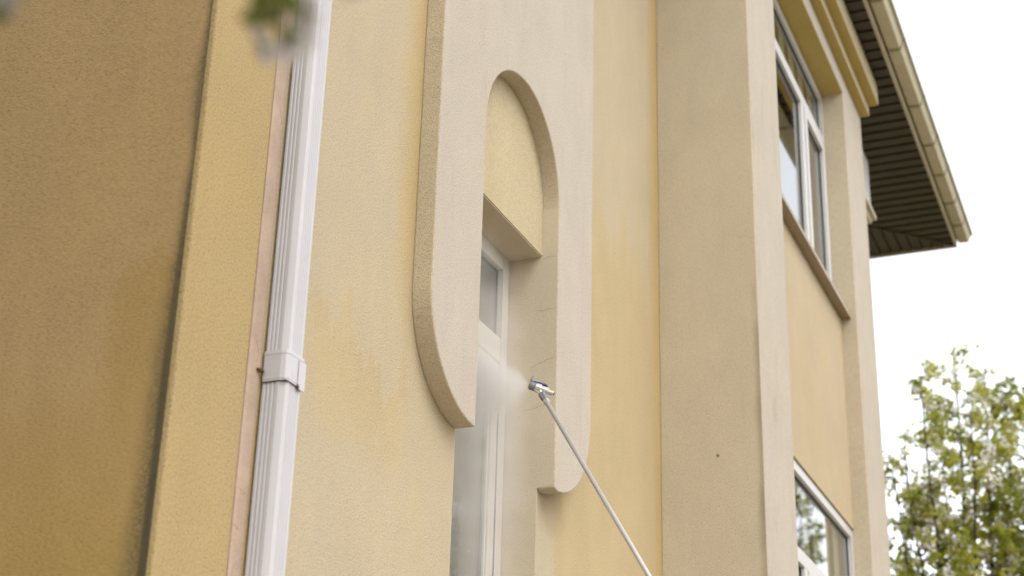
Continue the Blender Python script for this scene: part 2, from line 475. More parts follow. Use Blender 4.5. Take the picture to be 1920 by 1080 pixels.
so = sr.build('arch_surround', [MAT['cream'], MAT['cream_side']], house, bevel=0.007)
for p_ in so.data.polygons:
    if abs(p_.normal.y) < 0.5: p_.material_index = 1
so['label'] = 'raised cream arched surround with rounded lower ends'
tp = MB(); tp.prism([(AXR, ZH1 + 0.0005)] + arc(6.94, Zr(3.945), 0.51, 0, 180, 40) + [(AXL, ZH1 + 0.0005)], 'y', YW - 0.004, YW + 0.002)
tp.build('tympanum', MAT['tymp'], house).__setitem__('label', 'pale yellow rendered panel under the arch')
rv = MB(); rv.box(AXR - 0.0012, AXR + 0.01, YW + 0.0015, YW + 0.2, ZH0 + 0.002, ZB + 0.008)
rv.box(AXR - 0.0012, AXR + 0.01, 2.908, YW + 0.2, ZB + 0.008, ZH1 + 0.0)
rv.box(AXR - 0.0012, AXR + 0.01, 2.908, YW - 0.0045, ZH1 + 0.0, Zr(3.945))
rv.box(AXL - 0.01, AXL + 0.0012, YW + 0.0015, YW + 0.2, ZH0 + 0.002, ZH1 - 0.002)
rv.box(AXL + 0.0015, AXR - 0.0015, YW + 0.0015, YW + 0.2, ZH1 - 0.006, ZH1 + 0.01)
rvo = rv.build('window_reveal', MAT['reveal'], house)
for (z0, y0, y1, dz) in ((Zr(3.02), YW - 0.09, YW + 0.05, 0.05), (Zr(3.34), YW - 0.09, YW + 0.03, 0.01), (Zr(3.64), YW - 0.085, YW + 0.0, 0.02), (Zr(2.78), YW - 0.04, YW + 0.10, 0.02)):
    c_ = MB(); c_.tube([(AXR - 0.0014, y0 + (y1 - y0) * k / 6, z0 + dz * (1 - k / 6) + random.uniform(-.006, .006)) for k in range(7)], [0.0002, .0005, .0006, .0005, .0006, .0004, .0002], 5)
    c_.build('hairline_crack', MAT['gap'], rvo)

# projecting bay: piers, lintel, stepped cornice
ZL = Zr(7.73)
bay = grid_wall([XP, XB0, XB1, XPE], [0, ZL, Zr(7.935)], {(1, 0)}, YF, YW + 0.0015)
bo = bay.build('bay_front', [MAT['pier'], MAT['pier_front']], house, bevel=0.008, under=MAT['under'])
for p_ in bo.data.polygons:
    if p_.normal.y < -0.5: p_.material_index = 1
c1 = MB(); c1.box(XP - 0.03, XPE + 0.01, 2.235, YW - 0.002, Zr(7.936), Zr(8.045)); c1.build('cornice_step', MAT['soffit'], house, bevel=0.006, under=MAT['under'])
c1 = MB(); c1.box(XP - 0.06, XPE + 0.02, 2.14, YW - 0.002, Zr(8.046), Zr(8.297)); c1.build('cornice_step', MAT['soffit'], house, bevel=0.006, under=MAT['under'])
YS = 2.46
sp = MB(); sp.box(XB0 + 0.001, XB1 - 0.001, YS, YS + 0.2, Zr(3.56), Zr(5.46)); sp.build('spandrel', MAT['spandrel'], house).__setitem__('label', 'yellow rendered panel between the two bay windows')
hd = MB(); hd.box(XB0 + 0.001, XB1 - 0.001, 2.75, 2.99, Zr(7.5), ZL + 0.05); hd.build('window_head_blocker', MAT['dark'], house)  # added dark box blocking the view behind the window head
sp = MB(); sp.box(XB0 + 0.001, XB1 - 0.001, YS, YS + 0.2, 0.02, Zr(1.0)); sp.build('apron', MAT['spandrel'], house)

# windows ------------------------------------------------------------
def frame_rect(b, x0, x1, z0, z1, y0, y1, w):
    """four members of a frame, mitreless: stiles run through, rails butt between them"""
    b.box(x0, x0 + w, y0, y1, z0, z1); b.box(x1 - w, x1, y0, y1, z0, z1)
    b.box(x0 + w, x1 - w, y0, y1, z0, z0 + w); b.box(x0 + w, x1 - w, y0, y1, z1 - w, z1)
def gasket_rect(b, x0, x1, z0, z1, y0, y1, w): frame_rect(b, x0, x1, z0, z1, y0, y1, w)

def pane(win, x0, x1, z0, z1, y, gask=0.008):
    p = MB(); p.box(x0, x1, y + 0.006, y + 0.012, z0, z1); p.build('pane', MAT['glass'], win)
    k = MB(); gasket_rect(k, x0, x1, z0, z1, y - 0.001, y + 0.0055, gask); k.build('gasket', MAT['gasket'], win)

# niche window: tall, fixed upper light over a sash
y = 3.185
wn = MB()
zt = ZH1 - 0.006
wn.box(AXL + 0.005, AXL + 0.095, y, y + 0.07, ZH0 + 0.01, zt); wn.box(AXR - 0.095, AXR - 0.005, y, y + 0.07, ZH0 + 0.01, zt)
wn.box(AXL + 0.095, AXR - 0.095, y, y + 0.07, zt - 0.09, zt); wn.box(AXL + 0.095, AXR - 0.095, y, y + 0.07, ZH0 + 0.01, ZH0 + 0.1)
ztr = Zr(3.10)
wn.box(AXL + 0.095, AXR - 0.095, y, y + 0.07, ztr - 0.075, ztr + 0.065)
niche = wn.build('window', MAT['upvc_cream'], house, bevel=0.006); niche['label'] = 'tall narrow white window at the back of the arched niche'
pane(niche, AXL + 0.095, AXR - 0.095, ztr + 0.065, zt - 0.09, y + 0.03, 0.012)
sh = MB(); frame_rect(sh, AXL + 0.10, AXR - 0.108, ZH0 + 0.105, ztr - 0.082, y + 0.001, y + 0.055, 0.083)
sash = sh.build('sash', MAT['upvc_cream'], niche, bevel=0.006)
bd = MB(); frame_rect(bd, AXL + 0.185, AXR - 0.192, ZH0 + 0.19, ztr - 0.167, y + 0.009, y + 0.03, 0.018)
bd.build('glazing_bead', MAT['upvc_cream'], niche, bevel=0.004)
pane(niche, AXL + 0.207, AXR - 0.2105, ZH0 + 0.212, ztr - 0.189, y + 0.022, 0.022)
gk = MB(); gk.box(AXR - 0.1075, AXR - 0.0955, y + 0.0035, y + 0.05, ZH0 + 0.11, ztr - 0.08); gk.build('gasket', MAT['gasket'], niche)
ct = MB()
pts = []
nn = 60
for k in range(nn + 1):
    pts.append((AXL + 0.02 + (AXR - AXL - 0.04) * k / nn, y + 0.22 + 0.03 * math.sin(k * 1.1) + 0.012 * math.sin(k * 2.7)))
ct.add([(p[0], p[1], ZH0) for p in pts] + [(p[0], p[1], ZH1 - 0.02) for p in pts], [(k, k + 1, k + 2 + nn, k + 1 + nn) for k in range(nn)])
ct.build('curtain', MAT['curtain'], niche, smooth=True)
for k, (fx, fz) in enumerate(((0.62, 1.55), (0.70, 1.70), (0.705, 1.76), (0.55, 1.38), (0.66, 1.95), (0.50, 1.62))):
    d_ = MB(); cx, cz = AXL + fx, Zr(fz)
    d_.tube([(cx, y + 0.0255, cz - 0.010), (cx, y + 0.024, cz - 0.004), (cx, y + 0.025, cz + 0.006)], [0.002, 0.0045, 0.001], 6)
    d_.build('paint_fleck', MAT['upvc_cream'], niche, smooth=True)
sl = MB(); sl.box(AXL + 0.005, AXR - 0.005, YW - 0.04, y - 0.002, ZH0 - 0.01, ZH0 + 0.015); sl.build('sill', MAT['sill'], niche)

def bay_window(name, label, z0, z1, y, trans, mull, sash_left=False):
    f = MB(); x0, x1, w = XB0 + 0.002, XB1 - 0.002, 0.075
    frame_rect(f, x0, x1, z0, z1, y, y + 0.07, w)
    f.box(x0 + w, x1 - w, y, y + 0.07, trans - 0.055, trans + 0.055)
    for mx in mull: f.box(mx - 0.045, mx + 0.045, y, y + 0.07, z0 + w, trans - 0.055)
    win = f.build('window', MAT['upvc'], house, bevel=0.006); win['label'] = label
    pane(win, x0 + w, x1 - w, trans + 0.055, z1 - w, y + 0.03, 0.014)
    cuts = [x0 + w] + [c for mx in mull for c in (mx - 0.045, mx + 0.045)] + [x1 - w]
    for i in range(0, len(cuts), 2):
        a, b_ = cuts[i] + 0.002, cuts[i + 1] - 0.002
        lo, hi = z0 + w + 0.002, trans - 0.057
        if i == len(cuts) - 2:                    # opening leaf
            s_ = MB(); frame_rect(s_, a, b_, lo, hi, y - 0.014, y + 0.05, 0.075)
            s_.build('sash', MAT['upvc'], win, bevel=0.006)
            pane(win, a + 0.075, b_ - 0.075, lo + 0.075, hi - 0.075, y + 0.02, 0.012)
        else:
            pane(win, a - 0.002, b_ + 0.002, lo - 0.002, hi + 0.002, y + 0.03, 0.014)
    return win
wu = bay_window('window', 'upper bay window, white frame with vertical blinds behind', Zr(5.50), ZL - 0.004, 2.52, Zr(7.21), (12.30,))
wl = bay_window('window', 'lower bay window, white frame reflecting trees', 1.0 + CAMZ, Zr(3.555), 2.475, Zr(2.86), (11.38,))
# vertical blind slats
def blinds(win, xa, xb, z0, z1, y, pitch=0.17, w=0.15, ang=20):
    n = int((xb - xa) / pitch)
    me = None
    for i in range(n):
        x = xa + pitch * (i + 0.5)
        if me is None:
            b = MB(); ca, sa = math.cos(math.radians(ang)) * w / 2, math.sin(math.radians(ang)) * w / 2
            b.prism([(-ca, -sa), (ca, sa), (ca, sa + 0.002), (0, 0.008), (-ca, -sa + 0.002)], 'z', z0, z1)
            o = b.build('blind_slat', MAT['blind'], win, origin=(0, 0, 0)); me = o.data
            o.location = Vector((x, y, 0)) - parent_origin(win)
        else:
            o2 = o.copy(); COL.objects.link(o2); o2.parent = win; o2.location = Vector((x, y, 0)) - parent_origin(win)
blinds(wu, 11.0, 13.2, Zr(7.22), ZL - 0.09, 2.585, 0.355, 0.335, 5)
blinds(wu, 12.3, 13.2, Zr(5.6), Zr(7.15), 2.60, 0.30, 0.27, 8)
blinds(wl, 11.55, 13.2, Zr(2.9), Zr(3.47), 2.545, 0.37, 0.345, 5)
blinds(wl, 11.55, 13.2, Zr(1.1), Zr(2.8), 2.56, 0.37, 0.345, 5)
# sills
s1 = MB(); s1.prism([(2.375, Zr(5.452)), (2.375, Zr(5.492)), (2.519, Zr(5.512)), (2.519, Zr(5.464)), (2.385, Zr(5.462)), (2.385, Zr(5.452))], 'x', XB0 + 0.004, XB1 - 0.004)
s1.build('sill', MAT['sill'], wu, bevel=0.002)
# rooms behind the glass
for (z0, z1) in ((Zr(5.5), ZL), (1.0 + CAMZ, Zr(3.55))):
    rm = MB(); rm.box(XB0 + 0.05, XB1 - 0.05, YW + 0.9, YW + 1.0, z0, z1); rm.build('room_wall', MAT['dark'], house)
# projecting box window beyond the far pier
bx = MB(); bx.box(14.7, 15.45, 2.495, YW - 0.001, Zr(7.52), Zr(8.15)); ob_ = bx.build('box_window', MAT['upvc'], house, bevel=0.01)
ob_['label'] = 'edge of a white box window beyond the far pier'
bx = MB(); bx.box(14.68, 15.50, 2.455, YW - 0.001, Zr(7.47), Zr(7.518)); bx.box(14.9, 15.46, 2.50, YW - 0.001, Zr(7.42), Zr(7.468)); bx.build('ledge', MAT['fascia'], ob_, bevel=0.006)

# drainpipe ----------------------------------------------------------
def pipe_profile():
    x0, x1, yf, yb = 4.732, 4.848, 2.892, 2.988
    p = [(x0, yb)]
    # left face with shallow flutes
    for k in range(3):
        c = 2.974 - 0.017 * k
        p += [(x0, c + 0.005), (x0 + 0.0035, c + 0.0025), (x0 + 0.0035, c - 0.0025), (x0, c - 0.005)]
    p += [(x0, yf + 0.030), (x0 + 0.003, yf + 0.022), (x0 + 0.010, yf + 0.006), (x0 + 0.017, yf)]
    for k in range(5):
        c = x0 + 0.034 + 0.0135 * k
        p += [(c - 0.0045, yf), (c - 0.0025, yf + 0.0035), (c + 0.0025, yf + 0.0035), (c + 0.0045, yf)]
    p += [(x1 - 0.010, yf), (x1 - 0.002, yf + 0.004), (x1, yf + 0.012), (x1, yb)]
    return p
pp = pipe_profile()
b = MB(); b.prism(pp, 'z', 0.35, Zr(2.0)); b.prism([((x - 4.79) * 0.965 + 4.79, (y_ - 2.94) * 0.965 + 2.94) for x, y_ in pp], 'z', Zr(2.001), ZS - 0.12)
pipe = b.build('drainpipe', MAT['pipe'], house); pipe['label'] = 'white fluted rectangular drainpipe by the near corner'
def ring(x0, x1, yf, yb, c): return [(x0, yb), (x0, yf + c * 1.6), (x0 + c * 0.3, yf + c * 0.6), (x0 + c, yf), (x1 - 0.006, yf), (x1, yf + 0.008), (x1, yb)]
k = MB()
k.prism(ring(4.7288, 4.8512, 2.8888, 2.990, 0.018), 'z', Zr(1.985), Zr(2.105))
k.prism(ring(4.7276, 4.8524, 2.8876, 2.9905, 0.018), 'z', Zr(2.088), Zr(2.098))
k.prism(ring(4.7276, 4.8524, 2.8876, 2.9905, 0.018), 'z', Zr(1.992), Zr(2.002))
cl = k.build('pipe_clamp', MAT['pipe'], pipe, bevel=0.002)
k = MB(); k.box(4.806, 4.8555, 2.884, 2.8874, Zr(1.975), Zr(2.085)); k.build('clamp_tab', MAT['pipe'], pipe, bevel=0.0015)
k = MB(); k.box(4.7286, 4.8515, 2.8885, 2.989, Zr(1.9815), Zr(1.9845)); k.build('joint_gap', MAT['gasket'], pipe)
k = MB(); k.tube([(4.806, 2.884, Zr(1.992)), (4.806, 2.884, Zr(1.980)), (4.807, 2.884, Zr(1.966))], [0.002, 0.006, 0.0015], 8); k.build('screw', MAT['gap'], pipe)
k = MB(); k.tube([(4.728, 2.989, Zr(2.02)), (4.718, 2.985, Zr(2.022)), (4.705, 2.983, Zr(2.022)), (4.69, 2.992, Zr(2.024))], [0.003, 0.008, 0.009, 0.004], 8); k.build('rusty_screw', MAT['mortar_dark'], pipe)

# eaves --------------------------------------------------------------
YE, XEE = 1.98, 18.20        # outer lines of the eaves
XE0 = X0 - 1.02
rf = MB()
zt = ZS + 0.16
ridge = zt + 2.6
ym = (YE + HY + 1.02) / 2
rf.add([(XE0, YE - 0.04, zt), (XEE + 0.04, YE - 0.04, zt), (XEE + 0.04, HY + 1.06, zt), (XE0, HY + 1.06, zt), (XE0 + 5.3, ym, ridge), (XEE - 5.3, ym, ridge),
        (XE0, YE - 0.04, zt - 0.03), (XEE + 0.04, YE - 0.04, zt - 0.03), (XEE + 0.04, HY + 1.06, zt - 0.03), (XE0, HY + 1.06, zt - 0.03)],
       [(0, 1, 5, 4), (1, 2, 5), (2, 3, 4, 5), (3, 0, 4), (0, 6, 7, 1), (1, 7, 8, 2), (2, 8, 9, 3), (3, 9, 6, 0), (6, 9, 8, 7)])
roof = rf.build('roof', MAT['roof'], house)
fb = MB(); fb.box(XE0, XEE - 0.001, YE - 0.028, YE, ZS - 0.028, zt - 0.035); fb.build('fascia', MAT['fascia'], roof, bevel=0.003)
fb = MB(); fb.box(XEE, XEE + 0.025, YE - 0.028, HY + 1.0, ZS - 0.028, zt - 0.035); fb.build('fascia', MAT['fascia'], roof, bevel=0.003)
# deck above the boards
dk = MB(); dk.box(XE0 + 0.002, XEE - 0.002, YE + 0.002, HY + 1.0, ZS + 0.03, ZS + 0.05); dk.build('soffit_deck', MAT['soffit_board'], roof)
PIT = 0.18
def sboard(prof_len, along, pos, a0, a1, b0, b1):
    """one ribbed soffit panel; along 'y': runs in Y at x=pos with ends a0/a1 at its near/far edge"""
    b = MB()
    w = PIT if along == 'y' else 0.125
    prof = [(0.0, 0.028), (0.003, 0.0), (w * 0.30, 0.001), (w * 0.46, 0.003), (w * 0.60, 0.006), (w - 0.022, 0.012), (w - 0.014, 0.013), (w - 0.010, 0.028)]
    n = len(prof); vs_ = []
    for end in (0, 1):
        for (u, dz) in prof:
            t = u / w
            e0 = a0 + (a1 - a0) * t; e1 = b0 + (b1 - b0) * t
            e = e0 if end == 0 else e1
            vs_.append((pos + u, e, ZS + dz) if along == 'y' else (e, pos + u, ZS + dz))
    fs_ = [(i, (i + 1) % n, (i + 1) % n + n, i + n) for i in range(n)] + [tuple(range(n - 1, -1, -1)), tuple(range(n, 2 * n))]
    b.add(vs_, fs_)
    return b
xx = XEE - 0.004
xs_ = []
while xx - PIT > XE0:
    xx -= PIT; xs_.append(xx)
first = None
for xx in xs_:
    mit = lambda x: YE + (XEE - x) if x > XE - 0.02 else YW + 0.0
    a = min(YW, YE + (XEE - xx)); c = min(YW, max(YE + 0.012, YE + (XEE - (xx + PIT))))
    if xx < 10.0: continue
    if a >= YW - 1e-6 and c >= YW - 1e-6 and first is not None:
        o = first.copy(); COL.objects.link(o); o.parent = roof; o.location = first.location + Vector((xx - first_x, 0, 0))
    else:
        o = sboard(0, 'y', xx, YE + 0.001, YE + 0.001, a - 0.006, c - 0.006).build('soffit_board', MAT['soffit_board'], roof)
        if a >= YW - 1e-6 and c >= YW - 1e-6 and first is None: first, first_x = o, xx
lf = MB(); lf.box(XE0 + 0.002, 10.0, YE + 0.001, YW - 0.001, ZS, ZS + 0.02); lf.build('soffit_board', MAT['soffit_board'], roof)
yy = YE + 0.004
while yy < 5.2:
    s0 = XEE - (yy - YE); s1_ = XEE - (yy + 0.125 - YE)
    e0 = max(XE, s0) + 0.006; e1 = max(XE, s1_) + 0.006
    sboard(0, 'x', yy, e0, e1, XEE - 0.001, XEE - 0.001).build('soffit_board', MAT['soffit_board'], roof)
    yy += 0.125
mt = MB(); mt.prism([(XEE - 0.03, YE + 0.01), (XEE - 0.01, YE + 0.03), (XE + 0.01, YW + 0.01 - 0.0), (XE - 0.01, YW - 0.01)], 'z', ZS - 0.008, ZS + 0.012); mt.build('mitre_trim', MAT['soffit_board'], roof)
# gutter: box trough with a rolled lip, joints and clips
gx0, gx1 = XE0 - 0.02, XEE + 0.03
prof = [(1.945, ZS + 0.125), (1.945, ZS + 0.055), (1.927, ZS + 0.030), (1.824, ZS + 0.026), (1.815, ZS + 0.034), (1.785, ZS + 0.105), (1.770, ZS + 0.112), (1.762, ZS + 0.104),
        (1.757, ZS + 0.110), (1.766, ZS + 0.122), (1.788, ZS + 0.117), (1.822, ZS + 0.046), (1.838, ZS + 0.032), (1.922, ZS + 0.036), (1.939, ZS + 0.058), (1.939, ZS + 0.125)]
gt = MB(); gt.prism(prof, 'x', gx0, gx1)
gutter = gt.build('gutter', MAT['gutter'], roof)
# gutter must not exceed three levels: joints are joined per kind below the roof
ec = MB(); ec.prism([(1.945, ZS + 0.125), (1.945, ZS + 0.055), (1.925, ZS + 0.030), (1.835, ZS + 0.026), (1.815, ZS + 0.040), (1.775, ZS + 0.118)], 'x', gx1 - 0.001, gx1 + 0.004)
ec.build('gutter_end_cap', MAT['gutter'], roof)
jm = None
for i, xj in enumerate((12.7, 13.6, 14.75, 15.63, 16.36, 17.1, 17.72)):
    if jm is None:
        j = MB(); off = lambda p, d: p
        outer = [(1.949, ZS + 0.06), (1.928, ZS + 0.021), (1.832, ZS + 0.016), (1.806, ZS + 0.035), (1.775, ZS + 0.104), (1.786, ZS + 0.106), (1.8155, ZS + 0.041), (1.836, ZS + 0.0262), (1.9245, ZS + 0.0302), (1.9448, ZS + 0.062)]
        j.prism(outer, 'x', xj - 0.02, xj + 0.02)
        jo = j.build('gutter_joint', MAT['joint'], roof); jm, jx = jo, xj
        cp = MB(); cp.box(xj - 0.012, xj + 0.012, 1.752, 1.80, ZS + 0.1225, ZS + 0.135); cpo = cp.build('gutter_clip', MAT['steel'], roof, bevel=0.003)
    else:
        for s_ in (jo, cpo):
            o = s_.copy(); COL.objects.link(o); o.parent = roof; o.location = s_.location + Vector((xj - jx, 0, 0))

# ------------------------------------------------------------------ spray pole
NZ = Vector((6.875, 2.76, Zr(2.655)))           # pivot under the spray head
LOW = Vector((6.53, 2.1, Zr(1.62)))
pd = (LOW - NZ).normalized()
tl = (NZ.z - 0.06) / -pd.z
FOOT = NZ + pd * tl
sprayer = empty('spray_pole', FOOT, 'long thin grey spray pole with a blue-tipped spray head at the niche window', 'spray pole')
p0 = NZ + pd * 0.06
b = MB(); b.tube([p0, NZ + pd * 1.2, NZ + pd * 3, FOOT], 0.0115, 16); b.build('tube', MAT['pole'], sprayer, smooth=True)
b = MB(); b.tube([NZ + pd * 0.066, NZ + pd * 0.068, NZ + pd * 0.087, NZ + pd * 0.09], [0.013, 0.017, 0.017, 0.013], 6); b.build('collar', MAT['steel'], sprayer, bevel=0.001)
b = MB(); b.tube([NZ + pd * 0.012, NZ + pd * 0.018, NZ + pd * 0.048, NZ + pd * 0.062, NZ + pd * 0.066], [0.012, 0.019, 0.019, 0.015, 0.010], 6); b.build('swivel_nut', MAT['greyplastic'], sprayer, bevel=0.0015)
rx, ry, rz_ = (Vector((RM[0][i], RM[1][i], RM[2][i])) for i in range(3))
# spray head lies across the pole: direction of its axis in the world, tip towards the window
hd_ = Vector((-0.25, 0.86, 0.34)).normalized()
side = hd_.cross(pd).normalized()
upv = side.cross(hd_).normalized()
if upv.z < 0: upv = -upv
hc = NZ + upv * 0.018
b = MB(); b.tube([hc - hd_ * 0.062, hc - hd_ * 0.060, hc - hd_ * 0.04, hc - hd_ * 0.036, hc - hd_ * 0.034, hc + hd_ * 0.005, hc + hd_ * 0.008, hc + hd_ * 0.03, hc + hd_ * 0.032],
                 [0.010, 0.0125, 0.0125, 0.0125, 0.019, 0.019, 0.023, 0.023, 0.016], 14)
b.build('spray_head', MAT['brass'], sprayer, bevel=0.001)
b = MB(); b.tube([hc - hd_ * 0.068, hc - hd_ * 0.061], 0.009, 10); b.build('end_plug', MAT['greyplastic'], sprayer)
b = MB(); b.tube([hc + hd_ * 0.031, hc + hd_ * 0.036, hc + hd_ * 0.06, hc + hd_ * 0.066], [0.018, 0.021, 0.021, 0.017], 14); b.build('tip_guard', MAT['greyplastic'], sprayer, bevel=0.001)
for s_ in (-1, 1):
    q = hc + hd_ * 0.058 + upv * 0.016 + side * 0.011 * s_
    b = MB(); b.tube([q, q + hd_ * 0.010 + upv * 0.02, q + hd_ * 0.012 + upv * 0.042], [0.009, 0.008, 0.0045], 8); b.build('guard_prong', MAT['greyplastic'], sprayer, smooth=True)
q = hc + hd_ * 0.045 + upv * 0.020
b = MB(); b.tube([q - upv * 0.004, q + upv * 0.014], [0.011, 0.011], 10)
b.tube([q + upv * 0.012 + hd_ * 0.004, q + upv * 0.017 - hd_ * 0.02, q + upv * 0.020 - hd_ * 0.048, q + upv * 0.018 - hd_ * 0.062], [0.009, 0.008, 0.0095, 0.003], 8)
b.build('tip_handle', MAT['blue'], sprayer, smooth=True)
b = MB(); b.tube([NZ + pd * 0.02 - side * 0.006, NZ + upv * 0.004 + hd_ * 0.004, hc], [0.011, 0.010, 0.010], 10); b.build('pivot', MAT['steel'], sprayer)
b = MB(); b.tube([NZ + pd * 0.022 + hd_ * 0.012, NZ - pd * 0.008 + hd_ * 0.034, NZ - pd * 0.006 + hd_ * 0.044], [0.005, 0.005, 0.006], 8); b.build('locking_pin', MAT['steel'], sprayer)
b = MB(); b.tube([FOOT - Vector((0, 0, 0.055)), FOOT + Vector((0, 0, 0.0)), FOOT - pd * 0.16], [0.016, 0.018, 0.016], 12); b.build('hand_grip', MAT['greyplastic'], sprayer)

# ------------------------------------------------------------------ spray mist
vm = bpy.data.materials.new('water_mist'); vm.use_nodes = True
t = vm.node_tree; t.nodes.remove(t.nodes['Principled BSDF'])
V = t.nodes.new('ShaderNodeVolumePrincipled')
V.inputs['Color'].default_value = (0.80, 0.77, 0.74, 1)
V.inputs['Anisotropy'].default_value = 0.1
t.links.new(V.outputs[0], t.nodes['Material Output'].inputs['Volume'])
ge = t.nodes.new('ShaderNodeNewGeometry'); se = t.nodes.new('ShaderNodeSeparateXYZ'); t.links.new(ge.outputs['Position'], se.inputs[0])
x_, y_, z_ = (N(t, se.outputs[i]) for i in range(3))
def vnoise(sc, off=0.0):
    n = t.nodes.new('ShaderNodeTexNoise'); n.inputs['Scale'].default_value = sc; n.inputs['Detail'].default_value = 3
    mp = t.nodes.new('ShaderNodeMapping'); mp.inputs['Location'].default_value = (off, off, off)
    t.links.new(ge.outputs['Position'], mp.inputs[0]); t.links.new(mp.outputs[0], n.inputs['Vector']); return N(t, n.outputs['Fac'])
nz = vnoise(6.0); nz2 = vnoise(15.0, 4)
TIP = hc + hd_ * 0.066
# distance from the spray axis, running from the tip into the niche
s_ax = ((x_ - TIP.x) * (-0.12) + (y_ - TIP.y) * 0.98 + (z_ - TIP.z) * 0.02)
dx, dz = (x_ - TIP.x) + s_ax * 0.12, (z_ - TIP.z) - s_ax * 0.02
rr = (dx * dx + dz * dz).pow(0.5)
wob = (nz - 0.5) * 0.16 + (nz2 - 0.5) * 0.06
cone = (rr + wob) / (0.025 + (s_ax.max(0.0) * 1.1).min(0.27))
core = cone.step(1.0, 0.15) * s_ax.step(-0.005, 0.03)
dz2 = (z_ - (TIP.z - 0.22)) / 1.35
dx2 = (x_ - 6.9) / 0.5
dy2 = (y_ - 3.12) / 0.28
hal = (dx2 * dx2 + dz2 * dz2 + dy2 * dy2).pow(0.5) + (nz - 0.5) * 0.7
halo = hal.step(1.0, 0.25)
dens = core * 11.0 * (0.3 + nz2 * 1.4) + halo * 2.3
t.links.new(dens.s, V.inputs['Density'])
mb = MB(); mb.box(AXL + 0.008, AXR - 0.008, 2.74, 3.165, Zr(0.95), Zr(3.6))
mist = mb.build('spray_mist', vm)
tag(mist, 'pale cloud of water mist in front of the niche window', 'mist', kind='stuff')

# ------------------------------------------------------------------ trees
def leaf_cloud(pts, rng, size, mat_i, n_per, spread, V_, F_, MI):
    for p in pts:
        for _ in range(n_per):
            q = p + Vector((rng.gauss(0, spread), rng.gauss(0, spread), rng.gauss(0, spread * 0.9)))
            a = Vector((rng.uniform(-1, 1), rng.uniform(-1, 1), rng.uniform(-0.8, 0.8))).normalized()
            b_ = a.cross(Vector((rng.uniform(-1, 1), rng.uniform(-1, 1), rng.uniform(-1, 1)))).normalized()
            s_ = size * rng.uniform(0.6, 1.3)
            c_ = a.cross(b_) * s_ * 0.18
            o = len(V_)
            V_ += [tuple(q - a * s_), tuple(q + b_ * s_ * 0.55 + c_), tuple(q + a * s_), tuple(q - b_ * s_ * 0.55 + c_)]
            F_.append((o, o + 1, o + 2)); F_.append((o, o + 2, o + 3)); MI.append(mat_i); MI.append(mat_i)

def grow(rng, limbs, twigs_per_m, tw_len, dens_l, dens_b, name='apple_tree'):
    """limbs: list of (points, radii); returns trunk MB and foliage arrays (all in tree-local coordinates)"""
    wood = MB(); V_, F_, MI = [], [], []
    LV, BV = [], []
    for pts, rad, leafy in limbs:
        pts = [Vector(p) for p in pts]
        wood.tube(pts, rad, 7)
        L = 0
        for i in range(len(pts) - 1):
            seg = pts[i + 1] - pts[i]
            nseg = max(1, int(seg.length * twigs_per_m))
            for k in range(nseg):
                tpar = (i + (k + rng.random()) / nseg) / (len(pts) - 1)
                if tpar < leafy: continue
                base_ = pts[i] + seg * ((k + rng.random()) / nseg)
                az = rng.uniform(0, 2 * math.pi)
                l_ = tw_len * rng.uniform(0.4, 1.1) * (1.15 - 0.75 * tpar)
                d = Vector((math.cos(az), math.sin(az), rng.uniform(0.1, 0.9))).normalized()
                p1 = base_ + d * l_ * 0.5 + Vector((0, 0, 0.05 * l_)); p2 = base_ + d * l_ + Vector((0, 0, rng.uniform(0.0, 0.25) * l_))
                wood.tube([base_, p1, p2], [0.011, 0.007, 0.003], 4, False)
                nn_ = max(2, int(l_ / 0.09))
                for q in range(nn_):
                    tt = 0.25 + 0.75 * (q + rng.random()) / nn_
                    pos = base_.lerp(p1, tt * 2) if tt < 0.5 else p1.lerp(p2, tt * 2 - 1)
                    (BV if rng.random() < 0.38 else LV).append(pos)
                if l_ > 0.3:
                    for q in range(2):
                        e = p1.lerp(p2, rng.random()); d2 = (d + Vector((rng.uniform(-1, 1), rng.uniform(-1, 1), rng.uniform(-0.3, 0.8)))).normalized()
                        e2 = e + d2 * l_ * 0.45
                        wood.tube([e, e2], [0.006, 0.003], 4, False)
                        for w_ in range(3):
                            (BV if rng.random() < 0.38 else LV).append(e.lerp(e2, (w_ + 1) / 3))
    leaf_cloud(LV, rng, 0.052, 0, dens_l, 0.05, V_, F_, MI)
    leaf_cloud(BV, rng, 0.040, 1, dens_b, 0.035, V_, F_, MI)
    return wood, V_, F_, MI

def make_tree(base, limbs, seed, label, twigs_per_m=8, tw_len=0.95, dl=7, db=6, group=None):
    rng = random.Random(seed)
    root = empty('apple_tree', base, label, 'tree', group)
    wood, V_, F_, MI = grow(rng, limbs, twigs_per_m, tw_len, dl, db)
    o = Vector(base)
    wood.v = [tuple(Vector(v) + o) for v in wood.v]
    me = bpy.data.meshes.new('trunk'); 
    wood.build('trunk', MAT['bark'], root, smooth=True)
    me = bpy.data.meshes.new('crown'); me.from_pydata(V_, [], F_)
    me.materials.append(MAT['leaf']); me.materials.append(MAT['blossom'])
    me.polygons.foreach_set('material_index', MI)
    cr = bpy.data.objects.new('crown', me); COL.objects.link(cr); cr.parent = root; cr['kind'] = 'stuff'
    return root

